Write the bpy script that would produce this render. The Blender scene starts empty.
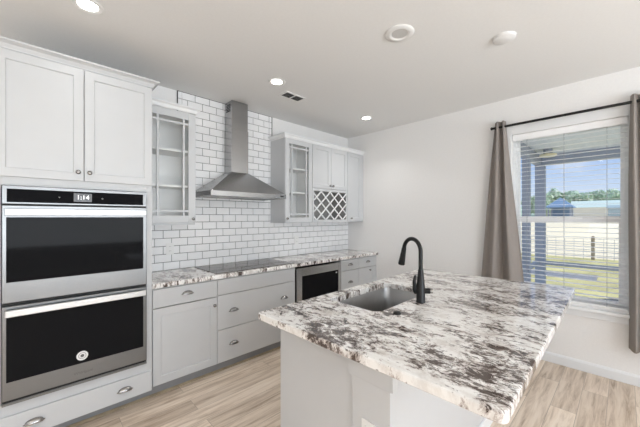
import bpy, bmesh, math, random
from math import sin, cos, pi, radians
from mathutils import Vector, Matrix
random.seed(7)
C = bpy.context.scene.collection
S = bpy.context.scene

# ------------------------------------------------------------------ camera, sky, sun, fill lamps, exposure
cam_d = bpy.data.cameras.new('camera'); cam = bpy.data.objects.new('camera', cam_d); C.objects.link(cam)
cam_d.sensor_width = 36; cam_d.lens = 296.35 / 640 * 36; cam_d.shift_y = 0.0053
cam_d.clip_start = .02; cam_d.clip_end = 400
cam.location = (0, 0, 1.439); cam.rotation_euler = (pi / 2, 0, radians(45.86 - 90))
S.camera = cam

w = bpy.data.worlds.new('sky'); S.world = w; w.use_nodes = True
nt = w.node_tree; nt.nodes.clear()
wo = nt.nodes.new('ShaderNodeOutputWorld'); bg = nt.nodes.new('ShaderNodeBackground')
tc = nt.nodes.new('ShaderNodeTexCoord'); sep = nt.nodes.new('ShaderNodeSeparateXYZ')
rmp = nt.nodes.new('ShaderNodeValToRGB'); rmp.color_ramp.elements[0].position = .5; rmp.color_ramp.elements[1].position = .60
rmp.color_ramp.elements[0].color = (.80, .90, .98, 1); rmp.color_ramp.elements[1].color = (.27, .49, .92, 1)
mr = nt.nodes.new('ShaderNodeMapRange'); mr.inputs[1].default_value = -1; mr.inputs[2].default_value = 1
cn = nt.nodes.new('ShaderNodeTexNoise'); cn.inputs['Scale'].default_value = 5; cn.inputs['Detail'].default_value = 6
cr = nt.nodes.new('ShaderNodeValToRGB'); cr.color_ramp.elements[0].position = .50; cr.color_ramp.elements[1].position = .72
mx = nt.nodes.new('ShaderNodeMix'); mx.data_type = 'RGBA'
L = nt.links.new
L(tc.outputs['Generated'], sep.inputs[0]); L(sep.outputs[2], mr.inputs[0]); L(mr.outputs[0], rmp.inputs[0])
L(tc.outputs['Generated'], cn.inputs['Vector']); L(cn.outputs[0], cr.inputs[0])
L(cr.outputs[0], mx.inputs[0]); L(rmp.outputs[0], mx.inputs[6]); mx.inputs[7].default_value = (.93, .95, .98, 1)
L(mx.outputs[2], bg.inputs[0]); bg.inputs[1].default_value = 0.80; L(bg.outputs[0], wo.inputs[0])

sd = bpy.data.lights.new('sun', 'SUN'); sd.energy = 3.0; sd.angle = radians(1.0); sd.color = (1, .96, .88)
sun = bpy.data.objects.new('sun', sd); C.objects.link(sun); sun.rotation_euler = (radians(38), radians(-8), radians(15))


def area(name, loc, rot, sx, sy, power, col):
    d = bpy.data.lights.new(name, 'AREA'); d.shape = 'RECTANGLE'; d.size = sx; d.size_y = sy; d.energy = power; d.color = col
    o = bpy.data.objects.new(name, d); C.objects.link(o); o.location = loc; o.rotation_euler = rot
    return o


# unseen fill lamps added behind the camera, tilted up so the ceiling bounces light
area('ceiling_fill_front', (.55, -4.40, 1.25), (radians(156), 0, 0), 3.8, 2.1, 262, (.85, .93, 1))
area('ceiling_fill_left', (-3.88, -.6, 1.35), (0, radians(-158), 0), 1.9, 2.6, 22, (.85, .93, 1))

S.view_settings.view_transform = 'Standard'; S.view_settings.look = 'None'
S.view_settings.exposure = 0.29; S.view_settings.gamma = 1; S.view_settings.use_curve_mapping = False
S.cycles.max_bounces = 10; S.cycles.diffuse_bounces = 6; S.cycles.transparent_max_bounces = 16
S.cycles.caustics_reflective = False; S.cycles.caustics_refractive = False
S.cycles.sample_clamp_indirect = 6
S.cycles.use_denoising = True


# ------------------------------------------------------------------ materials
def mat(name, col, rough=.5, metal=0, **kw):
    m = bpy.data.materials.new(name); m.use_nodes = True
    b = m.node_tree.nodes['Principled BSDF']
    b.inputs['Base Color'].default_value = (*col, 1); b.inputs['Roughness'].default_value = rough; b.inputs['Metallic'].default_value = metal
    for k, v in kw.items(): b.inputs[k].default_value = v
    return m


def nodes(m): return m.node_tree.nodes, m.node_tree.links.new, m.node_tree.nodes['Principled BSDF']


def speckle(name, col, rough, amount=.06, scale=30, bump=.0, metal=0, stretch=(1, 1, 1)):
    """a surface with a slight procedural unevenness of tone"""
    m = mat(name, col, rough, metal); N, L, b = nodes(m)
    t = N.new('ShaderNodeTexCoord'); mp = N.new('ShaderNodeMapping'); mp.inputs['Scale'].default_value = stretch
    n = N.new('ShaderNodeTexNoise'); n.inputs['Scale'].default_value = scale; n.inputs['Detail'].default_value = 4
    r = N.new('ShaderNodeValToRGB')
    r.color_ramp.elements[0].position = .3; r.color_ramp.elements[1].position = .7
    r.color_ramp.elements[0].color = (*[c * (1 - amount) for c in col], 1); r.color_ramp.elements[1].color = (*[min(1, c * (1 + amount)) for c in col], 1)
    L(t.outputs['Object'], mp.inputs[0]); L(mp.outputs[0], n.inputs['Vector']); L(n.outputs[0], r.inputs[0]); L(r.outputs[0], b.inputs['Base Color'])
    if bump:
        bp = N.new('ShaderNodeBump'); bp.inputs['Strength'].default_value = bump; bp.inputs['Distance'].default_value = .002
        L(n.outputs[0], bp.inputs['Height']); L(bp.outputs[0], b.inputs['Normal'])
    return m


M = {}
M['wall'] = speckle('greige_wall_paint', (.83, .82, .81), .85, .015, 60, .12)
M['ceil'] = speckle('ceiling_paint', (.80, .80, .795), .9, .012, 60, .12)
M['cab'] = speckle('white_cabinet_paint', (.578, .59, .603), .38, .01, 8)
M['cabin'] = speckle('cabinet_interior', (.84, .84, .835), .5, .01, 8)
M['rackshade'] = speckle('grey_rack_shade', (.36, .36, .35), .6, .02, 8)  # darkened grey that paints in the shade inside the wine rack
M['trim'] = speckle('white_trim_paint', (.80, .81, .82), .35, .01, 8)
M['vinyl'] = speckle('white_vinyl', (.92, .92, .92), .35, .01, 8)
M['steel'] = speckle('brushed_stainless_steel', (.225, .225, .225), .32, .06, 40, 0, 1, (1, 1, 30))
M['steelh'] = speckle('brushed_hood_steel', (.43, .43, .43), .27, .07, 40, 0, 1, (30, 1, 1))
M['steelc'] = speckle('brushed_chimney_steel', (.42, .42, .42), .24, .06, 40, 0, 1, (30, 1, 1))
M['steelb'] = speckle('bright_handle_steel', (.62, .62, .62), .30, .04, 30, 0, 1, (1, 1, 20))
M['steels'] = speckle('satin_sink_steel', (.40, .40, .40), .30, .05, 30, 0, 1, (1, 12, 1))
M['nickel'] = mat('brushed_nickel', (.34, .33, .32), .25, 1)
M['black'] = mat('black_gap', (.012, .012, .012), .6)
M['glassblk'] = mat('black_oven_glass', (.010, .010, .011), .06, 0, **{'Specular IOR Level': .035})
M['cook'] = mat('black_ceramic_glass', (.050, .038, .031), .10, 0, **{'Specular IOR Level': .34})
M['blackmetal'] = mat('matt_black_metal', (.010, .010, .010), .36, 0, **{'Specular IOR Level': .35})
M['rod'] = mat('black_rod_metal', (.012, .012, .012), .4, .3)
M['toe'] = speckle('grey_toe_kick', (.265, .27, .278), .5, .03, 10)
M['curtain'] = speckle('taupe_curtain_cloth', (.285, .254, .234), .9, .10, 260, .3, 0, (1, 1, 1))
M['tile'] = speckle('glossy_white_tile', (.88, .88, .885), .13, .02, 3)
M['grout'] = speckle('grey_grout', (.09, .09, .09), .9, .1, 80)
M['darktrim'] = mat('dark_bronze_edge', (.05, .045, .04), .5, .5)
M['plastic'] = mat('white_plastic', (.82, .82, .81), .35)
M['greyplastic'] = mat('grey_plastic', (.45, .45, .44), .5)
M['grille'] = mat('pale_grey_grille', (.60, .60, .59), .6)
M['ventdark'] = mat('vent_shadow_grey', (.06, .06, .06), .7)
M['white_print'] = mat('white_print', (.8, .8, .8), .5)
M['grey_print'] = mat('grey_print', (.12, .12, .12), .5)
M['display'] = mat('display_grey', (.10, .10, .105), .2)
M['slat'] = mat('white_faux_wood_slat', (.90, .90, .905), .4)
M['cord'] = mat('grey_blind_cord', (.42, .43, .46), .8)

m = mat('lit_digits', (.9, .9, .9)); _, _, b = nodes(m); b.inputs['Emission Color'].default_value = (1, 1, 1, 1); b.inputs['Emission Strength'].default_value = .9; M['digits'] = m
m = mat('lamp_lens', (.9, .9, .9)); _, _, b = nodes(m); b.inputs['Emission Color'].default_value = (1, .97, .92, 1); b.inputs['Emission Strength'].default_value = 9; M['lens'] = m


def thin_glass(name, tint=(1, 1, 1)):
    m = bpy.data.materials.new(name); m.use_nodes = True; N = m.node_tree.nodes; L = m.node_tree.links.new; N.clear()
    o = N.new('ShaderNodeOutputMaterial'); t = N.new('ShaderNodeBsdfTransparent'); g = N.new('ShaderNodeBsdfGlossy'); mx = N.new('ShaderNodeMixShader')
    t.inputs[0].default_value = (*tint, 1); g.inputs['Roughness'].default_value = .01
    # Schlick reflectance of a thin pane, the same from both sides
    ge = N.new('ShaderNodeNewGeometry'); d = N.new('ShaderNodeVectorMath'); d.operation = 'DOT_PRODUCT'
    def op(k, a, b_):
        q = N.new('ShaderNodeMath'); q.operation = k
        for i, v in enumerate((a, b_)):
            if isinstance(v, (int, float)): q.inputs[i].default_value = v
            else: L(v, q.inputs[i])
        return q.outputs[0]
    L(ge.outputs['Incoming'], d.inputs[0]); L(ge.outputs['Normal'], d.inputs[1])
    f = op('ADD', op('MULTIPLY', op('POWER', op('SUBTRACT', 1, op('ABSOLUTE', d.outputs['Value'], 0)), 5), .96), .035)
    L(f, mx.inputs[0]); L(t.outputs[0], mx.inputs[1]); L(g.outputs[0], mx.inputs[2]); L(mx.outputs[0], o.inputs[0])
    return m


M['glass'] = thin_glass('clear_glass'); M['cabglass'] = thin_glass('cabinet_glass', (.985, .99, .99))


def floor_mat():
    m = mat('wood_look_plank_floor', (.6, .5, .42), .42); N, L, b = nodes(m)
    t = N.new('ShaderNodeTexCoord'); mp = N.new('ShaderNodeMapping'); mp.inputs['Location'].default_value = (.31, .055, 0)
    br = N.new('ShaderNodeTexBrick'); br.offset = .37; br.offset_frequency = 2
    br.inputs['Scale'].default_value = 1; br.inputs['Mortar Size'].default_value = .0016; br.inputs['Mortar Smooth'].default_value = .3
    br.inputs['Brick Width'].default_value = 1.2; br.inputs['Row Height'].default_value = .152; br.inputs['Bias'].default_value = 0
    br.inputs['Color1'].default_value = (0, 0, 0, 1); br.inputs['Color2'].default_value = (1, 1, 1, 1); br.inputs['Mortar'].default_value = (.5, .5, .5, 1)
    L(t.outputs['Object'], mp.inputs[0]); L(mp.outputs[0], br.inputs['Vector'])
    # grain: noise stretched along x and shifted per plank
    m2 = N.new('ShaderNodeMapping'); m2.inputs['Scale'].default_value = (.8, 10, 1)
    add = N.new('ShaderNodeVectorMath'); add.operation = 'MULTIPLY_ADD'; add.inputs[1].default_value = (7, 5, 11)
    L(br.outputs['Color'], add.inputs[0]); L(t.outputs['Object'], add.inputs[2]); L(add.outputs[0], m2.inputs[0])
    g = N.new('ShaderNodeTexNoise'); g.inputs['Scale'].default_value = 2.6; g.inputs['Detail'].default_value = 8; g.inputs['Roughness'].default_value = .68; g.inputs['Distortion'].default_value = .5
    L(m2.outputs[0], g.inputs['Vector'])
    r = N.new('ShaderNodeValToRGB'); e = r.color_ramp.elements
    e[0].position = .28; e[0].color = (.34, .25, .18, 1); e[1].position = .72; e[1].color = (.92, .82, .71, 1)
    x = e.new(.42); x.color = (.64, .52, .41, 1); x = e.new(.55); x.color = (.84, .72, .60, 1)
    L(g.outputs[0], r.inputs[0])
    tone = N.new('ShaderNodeMix'); tone.data_type = 'RGBA'; tone.blend_type = 'MULTIPLY'; tone.inputs[0].default_value = 1
    r2 = N.new('ShaderNodeValToRGB'); r2.color_ramp.elements[0].color = (.72, .69, .66, 1); r2.color_ramp.elements[1].color = (1.0, 1.0, 1.0, 1)
    L(br.outputs['Color'], r2.inputs[0]); L(r.outputs[0], tone.inputs[6]); L(r2.outputs[0], tone.inputs[7])
    mo = N.new('ShaderNodeMix'); mo.data_type = 'RGBA'; mo.inputs[7].default_value = (.36, .29, .23, 1)
    L(br.outputs['Fac'], mo.inputs[0]); L(tone.outputs[2], mo.inputs[6]); L(mo.outputs[2], b.inputs['Base Color'])
    bp = N.new('ShaderNodeBump'); bp.inputs['Strength'].default_value = .25; bp.inputs['Distance'].default_value = .002; bp.invert = True
    L(br.outputs['Fac'], bp.inputs['Height']); L(bp.outputs[0], b.inputs['Normal'])
    return m


def granite_mat():
    m = mat('white_granite', (.8, .78, .75), .055); N, L, b = nodes(m)
    t = N.new('ShaderNodeTexCoord')
    mp = N.new('ShaderNodeMapping'); mp.inputs['Scale'].default_value = (1.6, .85, .5); mp.inputs['Rotation'].default_value = (0, 0, radians(16))
    L(t.outputs['Object'], mp.inputs[0])

    def noise(scale, detail, rough, dist, vec=mp.outputs[0]):
        n = N.new('ShaderNodeTexNoise'); n.inputs['Scale'].default_value = scale; n.inputs['Detail'].default_value = detail
        n.inputs['Roughness'].default_value = rough; n.inputs['Distortion'].default_value = dist; L(vec, n.inputs['Vector']); return n

    def ramp(src, p0, p1, a=0, c=1):
        r = N.new('ShaderNodeMapRange'); r.inputs[1].default_value = p0; r.inputs[2].default_value = p1; r.inputs[3].default_value = a; r.inputs[4].default_value = c
        L(src, r.inputs[0]); return r.outputs[0]

    def math_(op, a, c):
        q = N.new('ShaderNodeMath'); q.operation = op
        for i, v in enumerate((a, c)):
            if isinstance(v, (int, float)): q.inputs[i].default_value = v
            else: L(v, q.inputs[i])
        return q.outputs[0]

    def mixc(f, a, col):
        q = N.new('ShaderNodeMix'); q.data_type = 'RGBA'; L(f, q.inputs[0]); L(a, q.inputs[6]); q.inputs[7].default_value = (*col, 1); return q.outputs[2]
    zone = noise(3.4, 5, .62, .3)           # where the dark mineral gathers
    vein = noise(15.0, 8, .74, .5)          # ragged strokes
    line = noise(17.0, 5, .62, .5)          # fine crossing hairlines
    fleck = noise(42, 4, .7, .4)            # small flecks
    soft = noise(7.0, 6, .7, .3)
    base = N.new('ShaderNodeValToRGB'); base.color_ramp.elements[0].position = .34; base.color_ramp.elements[1].position = .50
    base.color_ramp.elements[0].color = (.66, .62, .585, 1); base.color_ramp.elements[1].color = (.90, .885, .865, 1)
    L(soft.outputs[0], base.inputs[0])
    zf = ramp(zone.outputs[0], .38, .62, -.048, .084)
    zm = ramp(zone.outputs[0], .44, .56)
    vz = math_('ADD', vein.outputs[0], zf)
    grey = ramp(vz, .52, .555)
    dark = ramp(vz, .582, .604)
    fl = ramp(math_('ADD', fleck.outputs[0], zf), .575, .605)
    ab = math_('ABSOLUTE', math_('SUBTRACT', line.outputs[0], .5), 0); hair = math_('MULTIPLY', ramp(ab, .018, .008), zm)
    c1 = mixc(math_('MULTIPLY', grey, .62), base.outputs[0], (.37, .295, .26))
    c2 = mixc(math_('MULTIPLY', hair, .85), c1, (.155, .118, .103))
    c3 = mixc(dark, c2, (.075, .056, .048))
    c4 = mixc(math_('MULTIPLY', fl, .85), c3, (.10, .078, .068))
    L(c4, b.inputs['Base Color'])
    return m


M['floor'] = floor_mat(); M['granite'] = granite_mat()
M['grass'] = speckle('dry_lawn', (.50, .45, .20), .95, .30, .9)
M['field'] = speckle('pale_dry_field', (.80, .70, .50), .95, .10, .25)
M['porchblue'] = speckle('blue_grey_porch_paint', (.34, .38, .47), .6, .04, 5)
M['porchceil'] = speckle('porch_ceiling_board', (.80, .83, .85), .7, .05, 1.0, 0, 0, (1, 14, 1))
M['concrete'] = speckle('pale_concrete', (.75, .75, .75), .8, .06, 6)
M['greystrip'] = speckle('plain_grey_ground', (.20, .21, .23), .9, .1, 8)  # plain dark grey for the strip on the lawn
M['lawnshadow'] = speckle('painted_lawn_shadow', (.07, .07, .075), .95, .3, 25)  # shadow tone for the dark sheet beside the porch
M['gaz'] = speckle('blue_shingle', (.16, .27, .42), .8, .08, 6)
M['cream'] = speckle('cream_siding', (.78, .73, .62), .8, .04, 2, 0, 0, (1, 1, 9))
M['teal'] = speckle('pale_teal_metal_roof', (.52, .62, .58), .85, .05, 3)
M['teald'] = speckle('grey_teal_siding', (.30, .38, .40), .8, .06, 3)
M['leaf'] = speckle('green_leaf', (.50, .62, .46), .8, .3, .8)
M['bark'] = speckle('grey_brown_bark', (.22, .18, .14), .9, .2, 12)
M['post'] = speckle('weathered_post_wood', (.36, .29, .20), .9, .2, 12)
M['porchlamp'] = mat('porch_lamp_lens', (.85, .75, .5), .4)


# ------------------------------------------------------------------ mesh helpers
class MB:
    def __init__(s): s.bm = bmesh.new()

    def box(s, x0, x1, y0, y1, z0, z1):
        v = [s.bm.verts.new((x, y, z)) for z in (z0, z1) for x, y in ((x0, y0), (x1, y0), (x1, y1), (x0, y1))]
        for f in ((3, 2, 1, 0), (4, 5, 6, 7), (0, 1, 5, 4), (1, 2, 6, 5), (2, 3, 7, 6), (3, 0, 4, 7)): s.bm.faces.new([v[i] for i in f])
        return s

    def prism(s, pts, axis, a, b):
        """extrude a 2-D outline along an axis: pts are the two other coordinates in xyz order"""
        def co(p, t): return {'x': (t, p[0], p[1]), 'y': (p[0], t, p[1]), 'z': (p[0], p[1], t)}[axis]
        A = [s.bm.verts.new(co(p, a)) for p in pts]; B = [s.bm.verts.new(co(p, b)) for p in pts]
        n = len(pts); s.bm.faces.new(A); s.bm.faces.new(B[::-1])
        for i in range(n): s.bm.faces.new((A[i], B[i], B[(i + 1) % n], A[(i + 1) % n]))
        return s

    def loft(s, rings, cap0=True, cap1=True, close=True):
        R = [[s.bm.verts.new(p) for p in r] for r in rings]; n = len(R[0])
        for a, b in zip(R, R[1:]):
            for i in range(n if close else n - 1): s.bm.faces.new((a[i], a[(i + 1) % n], b[(i + 1) % n], b[i]))
        if cap0: s.bm.faces.new(R[0][::-1])
        if cap1: s.bm.faces.new(R[-1])
        return s

    def lathe(s, prof, c=(0, 0, 0), axis='z', n=24, ring=False):
        """prof: (radius, height along axis); ring: the profile closes on itself"""
        ring_ = ring; rings = []
        for r, h in prof:
            ring = []
            for k in range(n):
                a = 2 * pi * k / n; u, v = max(r, 1e-5) * cos(a), max(r, 1e-5) * sin(a)
                p = {'z': (u, v, h), 'x': (h, u, v), 'y': (u, h, v)}[axis]
                ring.append((c[0] + p[0], c[1] + p[1], c[2] + p[2]))
            rings.append(ring)
        return s.torus(rings) if ring_ else s.loft(rings)

    def torus(s, rings):
        R = [[s.bm.verts.new(p) for p in r] for r in rings]; n = len(R[0])
        for a, b in zip(R, R[1:] + R[:1]):
            for i in range(n): s.bm.faces.new((a[i], a[(i + 1) % n], b[(i + 1) % n], b[i]))
        return s

    def tube(s, path, rad, n=14, caps=True):
        P = [Vector(p) for p in path]; R = rad if isinstance(rad, (list, tuple)) else [rad] * len(P)
        rings = []; up = None
        for i, p in enumerate(P):
            t = (P[min(i + 1, len(P) - 1)] - P[max(i - 1, 0)]).normalized()
            if up is None: up = t.orthogonal().normalized()
            up = (up - t * up.dot(t)).normalized(); sd_ = t.cross(up)
            rings.append([p + R[i] * (cos(2 * pi * k / n) * up + sin(2 * pi * k / n) * sd_) for k in range(n)])
        return s.loft(rings, caps, caps)

    def quad(s, *p): s.bm.faces.new([s.bm.verts.new(q) for q in p]); return s

    def build(s, name, m, parent=None, at=None, bevel=0, smooth=False, seg=2):
        bmesh.ops.recalc_face_normals(s.bm, faces=s.bm.faces)
        if at is None:
            if parent is not None: at = WLD[parent.name]
            else:
                xs = [v.co for v in s.bm.verts]
                at = Vector(((min(v.x for v in xs) + max(v.x for v in xs)) / 2, (min(v.y for v in xs) + max(v.y for v in xs)) / 2, min(v.z for v in xs)))
        at = Vector(at)
        bmesh.ops.translate(s.bm, verts=s.bm.verts, vec=-at)
        me = bpy.data.meshes.new(name); s.bm.to_mesh(me); s.bm.free()
        o = bpy.data.objects.new(name, me); C.objects.link(o); me.materials.append(m)
        link(o, parent, at)
        if smooth:
            for p in me.polygons: p.use_smooth = True
            me.set_sharp_from_angle(angle=radians(40))
        if bevel:
            md = o.modifiers.new('edge', 'BEVEL'); md.width = bevel; md.segments = seg; md.limit_method = 'ANGLE'; md.angle_limit = radians(40)
        return o


WLD = {}


def link(o, parent, at):
    WLD[o.name] = Vector(at)
    if parent is not None:
        o.parent = parent; o.location = Vector(at) - WLD[parent.name]
    else: o.location = at


def empty(name, loc):
    o = bpy.data.objects.new(name, None); C.objects.link(o); o.empty_display_size = .05; WLD[o.name] = Vector(loc); o.location = loc; return o


def tag(o, label=None, cat=None, group=None, kind=None):
    if label: o['label'] = label
    if cat: o['category'] = cat
    if group: o['group'] = group
    if kind: o['kind'] = kind
    return o


def struct(o): o['kind'] = 'structure'; return o


def thing(name, loc, label, cat, group=None): return tag(empty(name, loc), label, cat, group)


def inst(proto, name, at, parent, rotz=0):
    o = proto.copy(); o.name = name; C.objects.link(o); link(o, parent, at); o.rotation_euler = (0, 0, rotz); return o


def text_mesh(name, txt, size, m, parent, at, rot, depth=.0004):
    cu = bpy.data.curves.new(name, 'FONT'); cu.body = txt; cu.size = size; cu.extrude = depth; cu.align_x = 'CENTER'; cu.align_y = 'CENTER'
    tmp = bpy.data.objects.new(name + '_curve', cu); C.objects.link(tmp)
    dg = bpy.context.evaluated_depsgraph_get(); me = bpy.data.meshes.new_from_object(tmp.evaluated_get(dg))
    bpy.data.objects.remove(tmp); bpy.data.curves.remove(cu)
    o = bpy.data.objects.new(name, me); C.objects.link(o); me.materials.clear(); me.materials.append(m)
    link(o, parent, at); o.rotation_euler = rot; return o


def rrect(x0, x1, y0, y1, r, n=6):
    pts = []
    for cx, cy, a0 in ((x1 - r, y0 + r, -pi / 2), (x1 - r, y1 - r, 0), (x0 + r, y1 - r, pi / 2), (x0 + r, y0 + r, pi)):
        for k in range(n + 1):
            a = a0 + pi / 2 * k / n; pts.append((cx + r * cos(a), cy + r * sin(a)))
    return pts


# ------------------------------------------------------------------ the room shell
WX, WY, H = 3.696, 3.158, 2.715
LX, FY = -4.0, -4.5
struct(MB().box(LX - .15, WX + .15, FY - .15, WY + .15, -.12, 0).build('floor', M['floor'], at=(0, 0, 0)))
struct(MB().box(LX - .15, WX + .15, FY - .15, WY + .15, H, H + .12).build('ceiling', M['ceil'], at=(0, 0, H)))
struct(MB().box(LX - .15, WX + .15, WY, WY + .15, 0, H).build('wall_back', M['wall'], at=(0, WY, 0)))
WY0, WY1, WZ0, WZ1 = -.02, .850, .622, 2.315          # the window opening
b = MB(); b.box(WX, WX + .15, FY, WY0, 0, H); b.box(WX, WX + .15, WY1, WY, 0, H); b.box(WX, WX + .15, WY0, WY1, 0, WZ0); b.box(WX, WX + .15, WY0, WY1, WZ1, H)
struct(b.build('wall_right', M['wall'], at=(WX, 0, 0)))
b = MB(); b.box(LX - .15, LX, FY, -1.6, 0, H); b.box(LX - .15, LX, .4, WY, 0, H); b.box(LX - .15, LX, -1.6, .4, 0, .25); b.box(LX - .15, LX, -1.6, .4, 2.5, H)
struct(b.build('wall_left', M['wall'], at=(LX, 0, 0)))
b = MB(); b.box(LX - .15, -1.40, FY - .15, FY, 0, H); b.box(2.50, WX + .15, FY - .15, FY, 0, H); b.box(-1.40, 2.50, FY - .15, FY, 2.3, H); b.box(-1.40, 2.50, FY - .15, FY, 0, .1)
struct(b.build('wall_front', M['wall'], at=(0, FY, 0)))


def baseboard(name, pts, axis, a, c): struct(MB().prism(pts, axis, a, c).build(name, M['trim'], bevel=.002))


# profile in (x, z), run along y
baseboard('baseboard_right', [(WX, 0), (WX - .016, 0), (WX - .016, .075), (WX - .011, .088), (WX - .006, .095), (WX, .095)], 'y', FY, 2.53)
baseboard('baseboard_front', [(FY, 0), (FY + .016, 0), (FY + .016, .075), (FY + .006, .095), (FY, .095)], 'x', 2.50, WX - .016)
baseboard('baseboard_left', [(LX, 0), (LX + .016, 0), (LX + .016, .075), (LX + .006, .095), (LX, .095)], 'y', FY, WY)

# ---- kitchen window
win = struct(empty('window_1', (WX, (WY0 + WY1) / 2, WZ0)))
b = MB()                                             # interior casing
b.box(WX - .018, WX, WY1, WY1 + .068, WZ0 - .02, WZ1 + .085); b.box(WX - .018, WX, WY0 - .068, WY0, WZ0 - .02, WZ1 + .085); b.box(WX - .018, WX, WY0, WY1, WZ1, WZ1 + .085)
b.build('casing', M['trim'], win, bevel=.004)
MB().box(WX - .045, WX + .07, WY0 - .085, WY1 + .085, WZ0 - .052, WZ0 - .022).build('sill', M['trim'], win, bevel=.005)
MB().box(WX - .016, WX, WY0 - .068, WY1 + .068, WZ0 - .115, WZ0 - .053).build('apron', M['trim'], win, bevel=.004)
b = MB(); fx0, fx1 = WX + .07, WX + .15              # outer vinyl frame
b.box(fx0, fx1, WY1 - .028, WY1, WZ0 - .02, WZ1); b.box(fx0, fx1, WY0, WY0 + .028, WZ0 - .02, WZ1); b.box(fx0, fx1, WY0 + .028, WY1 - .028, WZ1 - .022, WZ1); b.box(fx0, fx1, WY0 + .028, WY1 - .028, WZ0 - .02, WZ0 + .012)
b.build('frame', M['vinyl'], win, bevel=.003)


def sash(y0, y1, z0, z1, x0, x1, st, top, bot):
    b = MB(); b.box(x0, x1, y0, y0 + st, z0, z1); b.box(x0, x1, y1 - st, y1, z0, z1); b.box(x0, x1, y0 + st, y1 - st, z1 - top, z1); b.box(x0, x1, y0 + st, y1 - st, z0, z0 + bot)
    o = b.build('sash', M['vinyl'], win, bevel=.003)
    MB().box((x0 + x1) / 2 - .002, (x0 + x1) / 2 + .002, y0 + st, y1 - st, z0 + bot, z1 - top).build('pane', M['glass'], o)


sash(WY0 + .028, WY1 - .028, 1.40, WZ1 - .022, WX + .115, WX + .14, .024, .030, .035)
sash(WY0 + .028, WY1 - .028, WZ0 + .012, 1.446, WX + .08, WX + .108, .034, .060, .04)

# ------------------------------------------------------------------ tiled backsplash (subway tiles as one faced panel)
bs = thing('tile_backsplash', (2.2, WY, .914), 'white subway tile backsplash with grey grout on the wall behind the range hood', 'backsplash')
TX0, TX1 = 1.052, 2.197
CT = .9145
GY = WY - .006
b = MB(); b.box(.671, WX - .001, GY, WY - .0005, CT, 1.362); b.box(TX0, TX1, GY, WY - .0005, 1.362, H - .003)
b.build('grout_bed', M['grout'], bs)
b = MB(); PX, PZ, g = .1545, .0785, .0045


def tile(b, x0, x1, z0, z1):
    if x1 - x0 < .006 or z1 - z0 < .006: return
    c = .0025; y0, y1 = GY + .001, WY - .013
    b.loft([[(x0, y0, z0), (x1, y0, z0), (x1, y0, z1), (x0, y0, z1)], [(x0, y1 + c, z0), (x1, y1 + c, z0), (x1, y1 + c, z1), (x0, y1 + c, z1)],
            [(x0 + c, y1, z0 + c), (x1 - c, y1, z0 + c), (x1 - c, y1, z1 - c), (x0 + c, y1, z1 - c)]], cap0=False)


row = 0; z = CT + .002
while z < H - .01:
    z1 = min(z + PZ - g, H - .004)
    lo, hi = (.673, WX - .003) if z < 1.34 else (TX0 + .042, TX1 - .042)
    x = .673 - 1.0 + (.0 if row % 2 else PX / 2) + .088 - .0
    while x < hi:
        tile(b, max(x, lo), min(x + PX - g, hi), z, z1); x += PX
    if lo > .7:
        tile(b, TX0 + .003, TX0 + .040, z, z1); tile(b, TX1 - .040, TX1 - .003, z, z1)
    z += PZ; row += 1
b.build('tiles', M['tile'], bs)
b = MB(); b.box(TX0 - .004, TX0, WY - .014, WY - .0005, 2.36, H - .001); b.box(TX1, TX1 + .004, WY - .014, WY - .0005, 2.36, H - .001); b.box(TX0, TX1, WY - .014, WY - .0005, H - .0035, H - .0005)
b.build('edge_trim', M['darktrim'], bs)

# ------------------------------------------------------------------ cabinet hardware
def knob_mesh():
    o = MB().lathe([(0, -.026), (.009, -.0255), (.0135, -.022), (.0145, -.018), (.012, -.013), (.006, -.010), (.0055, -.002), (.009, 0)], axis='y', n=18).build('knob', M['nickel'], at=(0, 0, 0), smooth=True)
    return o


def pull_mesh(wd=.088, h=.030, d=.024):
    """cup pull: a quarter-round shell open below"""
    b = MB(); n = 20; k = 8; outer, inner = [], []
    for sc, dst in ((1, outer), (.88, inner)):
        for j in range(k + 1):
            ph = pi / 2 * j / k
            dst.append([(wd / 2 * sc * cos(pi * i / n) * (1 - .0 * j), -d * sc * sin(ph) * sin(pi * i / n) ** .6, h * sc * (sin(pi * i / n) ** .8) * cos(ph)) for i in range(n + 1)])
    b.loft(outer, False, False, False); b.loft(inner, False, False, False)
    b.loft([outer[-1], inner[-1]], False, False, False)
    b.box(-wd / 2 - .006, wd / 2 + .006, -.003, 0, -.001, .006)
    o = b.build('pull', M['nickel'], at=(0, 0, 0), smooth=True); return o


KNOB = knob_mesh(); PULL = pull_mesh()
used = set()


def hw(proto, at, parent):
    name = 'knob' if proto is KNOB else 'pull'
    if name not in used: used.add(name); link(proto, parent, at); proto.location = Vector(at) - WLD[parent.name]; return proto
    return inst(proto, name, at, parent)


def shaker(x0, x1, z0, z1, y, rail=.058, parent=None, name='door', mt='cab', th=.02, rec=.009):
    """a framed flat-panel door, front face at y, looking towards -y"""
    b = MB(); i, c = rail, .004
    def R(a, yy): return [(x0 + a, yy, z0 + a), (x1 - a, yy, z0 + a), (x1 - a, yy, z1 - a), (x0 + a, yy, z1 - a)]
    b.loft([R(0, y + th), R(0, y + .0015), R(.0015, y), R(i, y), R(i + c, y + rec), R(i + c + .0005, y + rec)])
    return b.build(name, M[mt], parent)


def slab(x0, x1, z0, z1, y, parent, name='drawer', th=.02):
    return MB().box(x0, x1, y, y + th, z0, z1).build(name, M['cab'], parent, bevel=.0025)


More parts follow.
